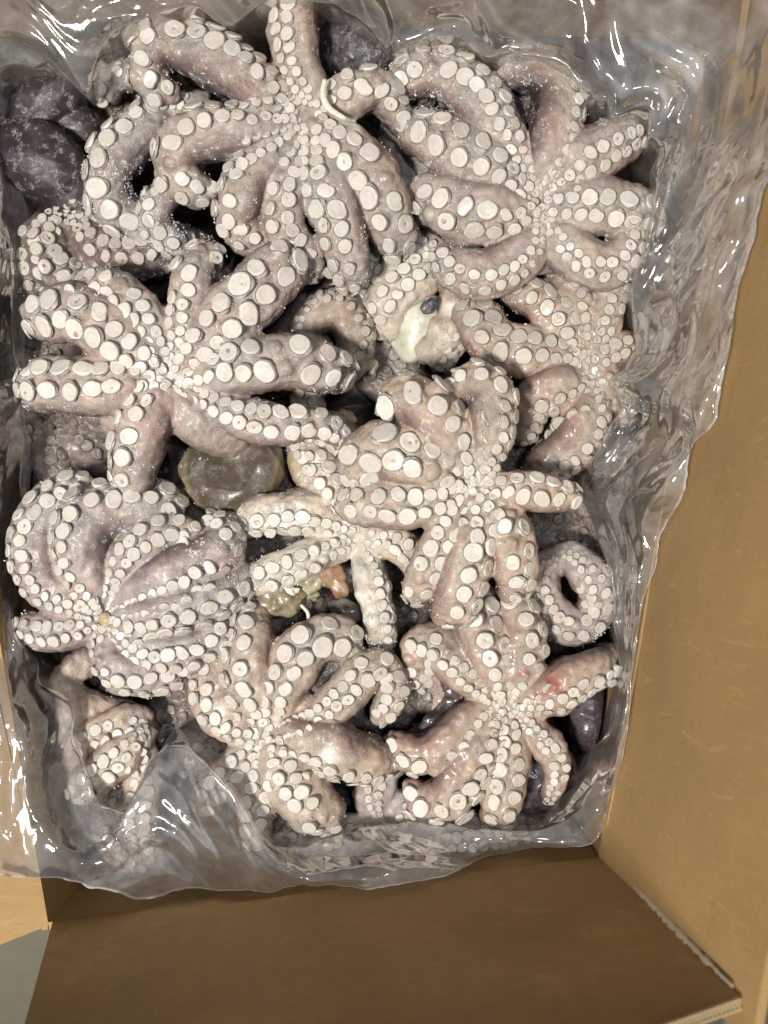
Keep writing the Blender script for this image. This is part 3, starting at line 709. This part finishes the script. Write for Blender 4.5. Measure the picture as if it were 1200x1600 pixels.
octH = octopus('pinkish octopus at the right edge between the frosted one and the plastic', (912, 585), -12, [
    (26, 37, 0, [(890, 558), (850, 550, 3), (805, 548, 4), (768, 532, 2), (752, 505, -3)], 0.95),
    (22, 32, 10, [(895, 545), (878, 508, 3), (850, 478, 3), (825, 462, 0)], 0.9),
    (16, 30, 30, [(905, 540), (902, 490, 2), (888, 448, 1), (878, 425, -3)], 0.9),
    (16, 28, 20, [(922, 545), (942, 500, 2), (955, 462, 0), (962, 440, -3)], 0.9),
    (17, 26, 0, [(930, 570), (955, 552, 0), (975, 545, -2)], 0.9),
    (20, 40, -38, [(895, 602), (862, 612, 3), (838, 625, 1), (828, 650, -5)], 0.7),
    (17, 40, -42, [(915, 620), (915, 655, 1), (900, 692, 0), (872, 715, -4)], 0.85),
    (15, 26, 0, [(935, 592), (962, 600, 0), (970, 625, -4)], 0.9)],
    flesh='wet', suck='dull', web=0.6, fat=1.06, seed=8, frosty=0.4)

octI = octopus('torn pale octopus in the middle with its insides hanging out below the olive head', (565, 845), -10, [
    (20, 34, -35, [(540, 822), (500, 806, 2), (455, 800, 3), (415, 806, 1)], 0.9),
    (20, 28, -10, [(535, 850), (490, 868, 5), (445, 888, 6), (410, 902, 3)], 0.9),
    (16, 27, -45, [(575, 878), (583, 920, 3), (590, 955, 3), (596, 985, 0)], 0.8),
    (17, 28, 0, [(590, 840), (620, 850, 1), (650, 880, -2)], 0.8),
    (20, 32, 10, [(545, 805), (522, 770, 0), (498, 738, -2), (484, 715, -5)], 0.9)],
    flesh='pale', suck='bright', web=0.35, fat=1.05, seed=9, frosty=1.0, webmax=1.4, under=False, whites=[(548, 880, 17), (556, 905, 17), (560, 935, 14), (568, 965, 12), (440, 815, 30), (470, 812, 20)])
blob('orange_gut', octI, 520, 905, -14, 34, 19, 12, -55, M_ORANGE, 2, 0.5, 90)
blob('yellow_gut', octI, 437, 935, -12, 34, 26, 20, 10, M_GONAD, 5, 0.6, 80)
blob('pale_gut', octI, 492, 905, -16, 30, 20, 12, 20, M_GREEN, 8, 0.7, 100)
blob('pale_gut', octI, 478, 925, -18, 22, 12, 10, -30, M_GREEN, 18, 0.7, 110)
blob('yellow_gut', octI, 455, 925, -8, 14, 12, 8, 0, M_WHITE, 19, 0.6, 110)
blob('dark_gut', octI, 538, 950, -22, 34, 20, 14, -30, simple('dark_gut', (0.10, 0.085, 0.075), 0.3, 0, 0.6, (0.3, 0.27, 0.22)), 9, 0.4)
strand('white_thread', octI, [(470, 945), (481, 958), (480, 973), (468, 980), (462, 974)], -4, 3.2, M_WHITE, 1, 0.6)

octQ = octopus('olive-brown octopus whose bare round head shows below the star-shaped one', (470, 700), -14, [
    (15, 26, 30, [(480, 690), (505, 672, 0), (540, 690, 0), (562, 720, -4)], 0.8),
    (20, 30, 0, [(480, 720), (500, 745, -2), (520, 760, -5)], 0.8)],
    flesh='olive', suck='cream', web=0.0, seed=10, frosty=0.4, under=False,
    mantles=[(362, 736, -4, 90, 74, 56, 10)], dent=(365, 725, 58, 0.013))

octJ = octopus('greenish white octopus with a black eye in the gap above the middle one', (705, 425), -34, [
    (20, 34, 0, [(680, 410), (650, 425, 2), (620, 452, 2), (600, 478, 0)], 0.85),
    (18, 30, 0, [(665, 390), (625, 395, -2), (590, 420, -8), (565, 450, -12)], 0.8),
    (18, 30, -30, [(720, 460), (715, 500, 0), (700, 535, -3)], 0.8)],
    flesh='pale', suck='bright', web=0.3, seed=12, frosty=0.5, under=False, extra_balls=[(695,520,2,34),(618,505,-6,30),(672,545,-4,30)])
blob('eyelid_bulge', octJ, 652, 512, -40, 60, 42, 32, 50, simple('green_white_flesh', (0.80, 0.80, 0.68), 0.3, 0.3, 0.6, (0.45, 0.45, 0.32), scale=55), 12, 0.35, 30)
blob('eye', octJ, 671, 478, -16, 17, 12, 7, 50, M_EYE, 13, 0.45, 110)
blob('pale_flesh', octJ, 575, 440, -44, 40, 34, 22, 30, simple('grey_green_flesh', (0.45, 0.46, 0.34), 0.35, 0.2, 0.5, (0.25, 0.24, 0.18), scale=60), 15, 0.25, 40)

octK = octopus('small brown octopus curled in the dark gap beside the star-shaped one', (505, 560), -36, [
    (15, 32, -40, [(480, 520), (498, 492, 2), (530, 486, 3), (552, 510, 2), (556, 545, -2), (540, 570, -6)], 0.8, 0),
    (15, 26, 0, [(490, 590), (480, 615, 0), (485, 640, -4)], 0.8)],
    flesh='warm', suck='dull', web=0.3, seed=13, frosty=0.4, under=False)
strand('yellow_gut', octK, [(540, 560), (552, 580, 2), (545, 600), (530, 612)], -34, 9, M_GREEN, 0.6, 0.4)
strand('yellow_gut', octK, [(555, 592), (568, 575, 3), (585, 568), (580, 585)], -36, 8, M_GREEN, 0.6, 0.5)
blob('torn_tissue', octK, 541, 648, -38, 15, 10, 8, -40, M_BEAK, 3, 0.5, 110)

octL = octopus('octopus under the looped arms at the top left, one sucker row curving down the side', (330, 170), -16, [
    (31, 38, 38, [(262, 178), (225, 205, 3), (188, 238, 4), (168, 280, 2), (180, 325, -3), (220, 352, -8), (262, 350, -12)], 0.7, 0),
    (20, 26, 30, [(300, 305), (268, 298, 4), (246, 318, 5), (240, 350, 2), (262, 372, -3)], 0.85),
    (18, 26, 10, [(215, 130), (180, 115, -6), (165, 140, -8), (160, 165, -12)], 0.8, 0)],
    flesh='mauve', suck='cream', web=0.0, seed=14, frosty=0.9, under=False)
octM = octopus('dark purple octopus at the left edge showing its smooth frosted head', (110, 330), -34, [
    (22, 34, 0, [(90, 345), (75, 375, 4), (90, 415, 4), (130, 430, 2)], 0.9),
    (20, 34, 0, [(130, 350), (150, 385, 5), (190, 400, 5), (240, 395, 2)], 0.9),
    (19, 30, 0, [(150, 340), (200, 370, 0), (255, 372, 0), (290, 385, -3)], 0.9),
    (20, 30, 0, [(100, 360), (55, 380, 0), (60, 430, -4)], 0.9)],
    flesh='dark', suck='dull', web=0.6, seed=15, frosty=0.9, under=False,
    mantles=[(58, 248, 18, 88, 62, 42, -25), (105, 285, 8, 66, 52, 40, -40)])
octM2 = octopus('blackish purple octopus head behind the frosted one under the bag corner', (60, 120), -30, [
    (0, 30, 0, [(30, 130), (0, 180, 0), (-20, 240, -4)], 0.9)], flesh='dark', suck='dim', web=0, seed=16, frosty=0.2, under=False,
    mantles=[(80, 150, 2, 92, 50, 40, 35), (15, 165, -2, 80, 34, 34, 70), (110, 190, -6, 60, 40, 34, -30)])
octS = octopus('dark brown octopus head under the plastic at the top between the two big ones', (560, 40), -26, [
    (0, 30, 0, [(540, 20), (500, -10, 0), (460, -40, -4)], 0.9),
    (18, 28, 0, [(640, 110), (650, 150, 0), (640, 200, -4)], 0.9),], flesh='dark', suck='dim', web=0, seed=17, frosty=0.25, under=False,
    mantles=[(555, 75, 4, 84, 62, 50, -30)])
octN = octopus('pale octopus at the bottom left with crossed arms behind the plastic', (238, 1128), -30, [
    (20, 27, 0, [(236, 1132, 0), (206, 1164, 9), (172, 1195, 10), (140, 1224, 6)], 0.9),
    (19, 24, 0, [(222, 1160), (225, 1200, 0), (222, 1250, 0), (220, 1290, -3)], 0.9),
    (17, 26, 0, [(200, 1130), (172, 1140, 1), (152, 1148, -1)], 0.9),
    (0, 22, 30, [(150, 1105, -8), (118, 1095, -10), (105, 1060, -12), (125, 1040, -14)], 0.9),
    (0, 24, -30, [(150, 1110, -10), (118, 1110, -12), (112, 1150, -10), (125, 1200, -14)], 0.9)],
    flesh='warm', suck='cream', web=0.0, seed=18, frosty=0.5, under=False)
octO = octopus('dark grey octopus arm coiled in a ring at the right edge by the plastic', (880, 870), -26, [
    (19, 30, 10, [(848, 890), (846, 925, 2), (862, 962, 2), (902, 976, 0), (928, 952, -2), (922, 915, -5), (898, 905, -8)], 0.75, 0),
    (16, 28, 0, [(890, 870), (915, 890, 5), (930, 920, 4), (918, 948, 0)], 0.8, 0)],
    flesh='mauve', suck='dull', web=0, seed=19, frosty=0.6, under=False)
octR = octopus('mauve octopus under the plastic at the bottom between the two big ones', (600, 1290), -30, [
    (16, 28, 0, [(590, 1270), (585, 1230, 2), (600, 1190, 1), (640, 1170, -4)], 0.9),
    (16, 28, 0, [(620, 1290), (640, 1260, 0), (680, 1270, -4)], 0.9),
    (16, 30, 20, [(560, 1300), (520, 1310, 0), (470, 1300, -4)], 0.9),
    (16, 30, 0, [(640, 1310), (720, 1305, 0), (800, 1300, -4)], 0.9)],
    flesh='mauve', suck='dull', web=0.4, seed=20, frosty=0.5, under=False)
octT = octopus('octopus hidden under the top right one, its brown skin showing by the plastic', (780, 100), -34, [
    (0, 34, 0, [(740, 110), (700, 130, 0)], 0.9), (0, 34, 0, [(800, 100), (850, 120, 0)], 0.9), (0, 40, 0, [(640, 160), (640, 220, 0), (650, 280, 0)], 0.9)],
    flesh='mauve', suck='dim', web=0, seed=21, frosty=0.3, under=False)
# the layer beneath, seen in the gaps, their shade put into its colours
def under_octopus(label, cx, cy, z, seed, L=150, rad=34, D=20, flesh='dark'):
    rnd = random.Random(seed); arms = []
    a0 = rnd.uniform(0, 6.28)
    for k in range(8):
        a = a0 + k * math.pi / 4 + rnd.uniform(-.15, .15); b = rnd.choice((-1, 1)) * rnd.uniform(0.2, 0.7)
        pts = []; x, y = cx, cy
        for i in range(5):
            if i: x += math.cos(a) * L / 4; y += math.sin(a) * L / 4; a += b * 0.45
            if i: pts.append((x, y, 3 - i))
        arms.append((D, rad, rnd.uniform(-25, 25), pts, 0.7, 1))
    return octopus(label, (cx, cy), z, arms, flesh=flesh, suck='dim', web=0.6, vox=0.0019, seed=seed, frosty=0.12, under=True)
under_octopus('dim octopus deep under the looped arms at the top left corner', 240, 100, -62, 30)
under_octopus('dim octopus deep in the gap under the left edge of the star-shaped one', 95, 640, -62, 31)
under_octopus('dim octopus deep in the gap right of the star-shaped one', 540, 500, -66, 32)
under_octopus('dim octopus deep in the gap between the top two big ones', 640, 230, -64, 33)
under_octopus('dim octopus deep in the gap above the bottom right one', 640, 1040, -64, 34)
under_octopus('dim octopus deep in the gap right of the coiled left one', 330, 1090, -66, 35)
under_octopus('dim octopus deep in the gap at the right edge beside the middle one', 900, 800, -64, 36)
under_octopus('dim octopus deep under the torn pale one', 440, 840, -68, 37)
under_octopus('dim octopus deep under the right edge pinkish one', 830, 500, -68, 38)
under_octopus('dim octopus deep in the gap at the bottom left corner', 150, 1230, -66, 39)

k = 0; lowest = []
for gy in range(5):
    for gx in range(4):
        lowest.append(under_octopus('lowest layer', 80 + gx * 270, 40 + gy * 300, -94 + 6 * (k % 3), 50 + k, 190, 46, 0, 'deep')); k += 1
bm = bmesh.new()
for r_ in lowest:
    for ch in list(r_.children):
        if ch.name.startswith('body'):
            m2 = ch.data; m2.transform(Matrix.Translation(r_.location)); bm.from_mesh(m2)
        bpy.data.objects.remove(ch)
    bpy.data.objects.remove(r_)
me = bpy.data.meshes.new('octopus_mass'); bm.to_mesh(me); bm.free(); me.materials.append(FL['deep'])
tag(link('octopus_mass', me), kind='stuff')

# ------------------------------------------------------------------ the plastic bag
def smooth_loop(pts, n_):
    """closed catmull through pts parameterised by index"""
    m = len(pts); out = []
    for q in range(n_):
        s = q / n_ * m; i = int(s); t = s - i
        a, b, c, d = [np.array(pts[(i + k) % m], float) for k in (-1, 0, 1, 2)]
        out.append(0.5 * (2 * b + (c - a) * t + (2 * a - 5 * b + 4 * c - d) * t * t + (3 * b - a - 3 * c + d) * t ** 3))
    return out
# (inner fold x,y,z mm) , (outer edge x,y,z mm or a wall plane)
ST = [
    ((-10, 110, 10), (-60, -60, 40)), ((70, 92, 16), (0, -70, 45)), ((128, 130, 14), (70, -75, 45)), ((158, 78, 20), (150, -80, 45)),
    ((225, 45, 26), (230, -80, 45)), ((330, 22, 26), (330, -80, 45)), ((376, 34, 22), (400, -80, 45)), ((450, 2, 30), (470, -80, 45)),
    ((530, 8, 24), (540, -80, 45)), ((590, 62, 10), (620, -80, 45)), ((622, 92, 6), (690, -80, 45)), ((700, 62, 18), (770, -80, 45)),
    ((765, 98, 16), (850, -80, 45)), ((860, 108, 14), (960, -80, 45)), ((925, 178, 10), (1080, -80, 60)), ((1008, 196, 8), (1290, -60, 'R')),
    ((1014, 290, 4), (1260, 200, 'R')), ((1000, 380, -4), (1200, 290, 'R')), ((982, 460, -8), (1160, 440, 'R')), ((992, 545, -8), (1138, 560, 'R')),
    ((948, 592, 2), (1120, 650, 'R')), ((960, 640, -6), (1085, 700, 'R')), ((915, 720, -10), (1068, 765, 'R')), ((905, 765, -18), (1035, 830, 'R')),
    ((935, 850, -22), (1022, 880, 'R')), ((950, 950, -22), (1004, 965, 'R')), ((958, 1050, -18), (990, 1070, 'R')), ((948, 1140, -14), (975, 1170, 'R')),
    ((915, 1205, -8), (946, 1290, 12)), ((850, 1275, -12), (890, 1325, 14)), ((760, 1292, -10), (800, 1328, 'B')), ((650, 1290, -12), (690, 1368, 'B')),
    ((545, 1298, -2), (590, 1388, 'B')), ((465, 1325, 2), (480, 1385, 'B')), ((400, 1290, 20), (400, 1395, 'B')), ((330, 1222, 22), (320, 1388, 'B')),
    ((262, 1160, 14), (235, 1403, 'B')), ((225, 1205, 4), (160, 1390, 18)), ((205, 1262, 0), (90, 1374, 22)), ((150, 1242, -4), (0, 1366, 30)),
    ((118, 1180, -8), (-70, 1330, 40)), ((102, 1100, -10), (-80, 1230, 40)), ((60, 1040, -12), (-80, 1120, 40)), ((28, 960, -14), (-80, 1000, 36)),
    ((12, 860, -16), (-80, 860, 34)), ((34, 740, -22), (-80, 740, 34)), ((28, 620, -26), (-80, 620, 34)), ((24, 500, -26), (-80, 500, 34)),
    ((24, 400, -22), (-80, 400, 34)), ((5, 300, -6), (-80, 300, 34)), ((-25, 220, 10), (-80, 200, 36))]
inn = []; outl = []; deep = []; mid1 = []; mid2 = []
cx0, cy0 = 500, 700
for (a, b) in ST:
    z = b[2]
    if z == 'R': po = PR.hit(b[0], b[1], 0.004)
    elif z == 'B': po = PB.hit(b[0], b[1], 0.004)
    else: po = P(b[0], b[1], z / 1000)
    pi_ = P(a[0], a[1], a[2] / 1000 + 0.004)
    dirx = Vector((a[0] - cx0, -(a[1] - cy0), 0)).normalized()
    pd = pi_ + dirx * 0.012; pd.z = -0.075
    inn.append(pi_); outl.append(po); deep.append(pd)
NU, NV0, NV1 = 1500, 14, 74
LI, LO, LD = smooth_loop(inn, NU), smooth_loop(outl, NU), smooth_loop(deep, NU)
def ridge(p): return math.sqrt(noise.noise(p) ** 2 + 0.0022)
V = []; grid = []
def hsh(i, j, k):
    n_ = (i * 374761393 + j * 668265263 + k * 2147483647) & 0xffffffff
    n_ = ((n_ ^ (n_ >> 13)) * 1274126177) & 0xffffffff
    return ((n_ ^ (n_ >> 16)) & 0xffff) / 65535.0 - 0.5
def facet(x, y, k):
    """piecewise planar crumple: random heights on a triangular lattice"""
    u = x + y * 0.57735; v = y * 1.1547; i = math.floor(u); j = math.floor(v); fu = u - i; fv = v - j
    if fu + fv < 1: return hsh(i, j, k) * (1 - fu - fv) + hsh(i + 1, j, k) * fu + hsh(i, j + 1, k) * fv
    return hsh(i + 1, j + 1, k) * (fu + fv - 1) + hsh(i + 1, j, k) * (1 - fv) + hsh(i, j + 1, k) * (1 - fu)
cum = 0.0
for i in range(NU):
    cum += float(np.linalg.norm(LO[i] - LO[i - 1])) * 0.5 + float(np.linalg.norm(LI[i] - LI[i - 1])) * 0.5
    a, b, c = Vector(LD[i]), Vector(LI[i]), Vector(LO[i]); wid = (c - b).length
    row = []
    ed = noise.noise(Vector((cum * 40, 7, 0))) * 0.0030 + noise.noise(Vector((cum * 140, 9, 0))) * 0.0012
    for k in range(NV0 + NV1 + 1):
        if k <= NV0:
            t = k / NV0; p = a.lerp(b, t); vv = -0.06 * (1 - t); q = 0.25 + 0.35 * t
        else:
            t = (k - NV0) / NV1; p = b.lerp(c, t); vv = t * wid; q = min(1, 0.6 + t * 2)
            # roll of the fold, belly of the sheet
            p.z += 0.008 * math.sin(math.pi * t)
        dirn = (c - b).normalized(); nr = Vector((0, 0, 1)) * 0.75 + Vector((-p.x, -p.y, 0)).normalized() * 0.5
        # domain: long folds along the edge direction plus faceted crumple
        w1 = Vector((cum * 9, vv * 27, 1.3)); w1 += Vector((noise.noise(p * 11), noise.noise(p * 11 + Vector((9, 0, 0))), 0)) * 0.45
        w2 = Vector((cum * 24, vv * 52, 4.7)) + Vector((noise.noise(p * 30), noise.noise(p * 30 + Vector((5, 0, 0))), 0)) * 0.7
        w3 = Vector((cum * 70, vv * 90, 8.1))
        wx = cum + 0.0025 * noise.noise(p * 22); wy = vv + 0.0025 * noise.noise(p * 22 + Vector((4, 4, 4)))
        h = 0.0025 * (0.28 - ridge(w1)) + 0.0170 * facet(wx * 17 + wy * 9, wy * 26, 1) + 0.0062 * facet(wx * 44 + wy * 30, wy * 56 - wx * 14, 2) + 0.0016 * facet(wx * 105, wy * 130 + wx * 60, 3)
        h += 0.0006 * (0.3 - ridge(Vector((cum * 24 + vv * 60, vv * 9 - cum * 7, 2.2))))
        p = p + nr * h * q * (0.9 if k < NV0 + NV1 - 3 else 0.8)
        p = p + dirn * (0.013 * facet(cum * 42, vv * 20, 5) + 0.005 * facet(cum * 120, vv * 60, 6)) * math.exp(-((k - NV0) / 11.0) ** 2)
        if k > NV0: p += dirn * ed * t
        row.append(p)
    grid.append(row)
# lay the sheet over whatever flesh is beneath it (bridging hollows), and keep it inside the walls
nv = NV0 + NV1 + 1; lift = np.zeros((NU, nv))
for i in range(NU):
    for k in range(NV0 - 2, nv):
        p = grid[i][k]
        if p.z < 0.05 and -0.27 < p.x < 0.2 and -0.24 < p.y < 0.36:
            top = -9; o = Vector((p.x, p.y, 0.12))
            for bv_ in BODIES:
                h_ = bv_.ray_cast(o, Vector((0, 0, -1)), 0.2)
                if h_[0] is not None and h_[0].z > top: top = h_[0].z
            if top > -0.04: lift[i, k] = max(0.0, top + 0.0025 - p.z)
def shift_k(a, d):
    b = np.zeros_like(a)
    if d > 0: b[:, d:] = a[:, :-d]
    elif d < 0: b[:, :d] = a[:, -d:]
    else: b = a.copy()
    return b
mx = lift.copy()
for d in range(-6, 7): mx = np.maximum(mx, np.roll(lift, d, 0))
m2 = mx.copy()
for d in range(-6, 7): m2 = np.maximum(m2, shift_k(mx, d))
for _ in range(2):
    m2 = sum(np.roll(m2, d, 0) for d in range(-5, 6)) / 11
    m2 = sum(shift_k(m2, d) for d in range(-4, 5)) / 9
m2 = np.maximum(m2, lift)
for i in range(NU):
    for k in range(nv):
        p = grid[i][k]; p.z += float(m2[i, k])
        for pl in (PR, PB, PL, PT):
            dd = (p - pl.p).dot(pl.n)
            if dd < 0.0022 and p.z > ZC: p += pl.n * (0.0022 - dd)
V = [p for row in grid for p in row]
for _ in range(2):      # relax sharp steps left by draping
    arr = np.array(V).reshape(NU, NV0 + NV1 + 1, 3); sm_ = arr.copy()
    sm_[:, 1:-1] = (arr[:, 1:-1] * 2 + arr[:, :-2] + arr[:, 2:] + np.roll(arr, 1, 0)[:, 1:-1] + np.roll(arr, -1, 0)[:, 1:-1]) / 6
    V = sm_.reshape(-1, 3).tolist()
nv = NV0 + NV1 + 1; F = []
for i in range(NU):
    j = (i + 1) % NU
    for k in range(nv - 1): F.append((i * nv + k, i * nv + k + 1, j * nv + k + 1, j * nv + k))
arr = np.array(V).reshape(NU, nv, 3); lap = arr - (np.roll(arr, 1, 0) + np.roll(arr, -1, 0)) / 2
lp2 = np.zeros_like(arr); lp2[:, 1:-1] = arr[:, 1:-1] - (arr[:, 2:] + arr[:, :-2]) / 2
cr = np.clip((np.linalg.norm(lap, axis=2) + np.linalg.norm(lp2, axis=2)) / 0.00022 - 0.5, 0, 1.5)
for _ in range(2):
    cr = (cr + np.roll(cr, 1, 0) + np.roll(cr, -1, 0)) / 3; cr[:, 1:-1] = (cr[:, 1:-1] + cr[:, 2:] + cr[:, :-2]) / 3
cr = np.clip(cr, 0, 1)
cr[:, :NV0 + 9] *= 0.15; cr[:, -2:] = 1
bm_ = pydata('plastic_bag', V, F, [M_FILM]); at = bm_.attributes.new('crease', 'FLOAT', 'POINT'); at.data.foreach_set('value', cr.astype('f').ravel())
bag = link('plastic_bag', bm_)
tag(bag, 'crumpled clear plastic liner bag folded back between the octopuses and the carton walls', 'plastic bag')

# clear plastic scrap outside the carton corner, bottom right
V = []; F = []; nn_ = 40
for j in range(nn_ + 1):
    for i in range(nn_ + 1):
        u, v = i / nn_, j / nn_; p = P(1170 - 34 * v, 1500 + 150 * v, 0.17) + Vector((0.02 * u + 0.07 * u * u, -0.01 * u, -(0.17 - ZF - 0.01) * u ** 1.4))
        w_ = Vector((u * 3, v * 6, 0)); p.z += 0.02 * (0.3 - ridge(w_)) + 0.008 * (0.3 - ridge(w_ * 3)); V.append(p)
for j in range(nn_):
    for i in range(nn_): q = j * (nn_ + 1) + i; F.append((q, q + 1, q + nn_ + 2, q + nn_ + 1))
scrap = link('plastic_wrap', pydata('plastic_wrap', V, F, [make_film('white_film', 0.55, (0.9, 0.9, 0.9))]))
tag(scrap, 'whitish crumpled plastic wrap outside the carton at the bottom right corner of the photo', 'plastic wrap')
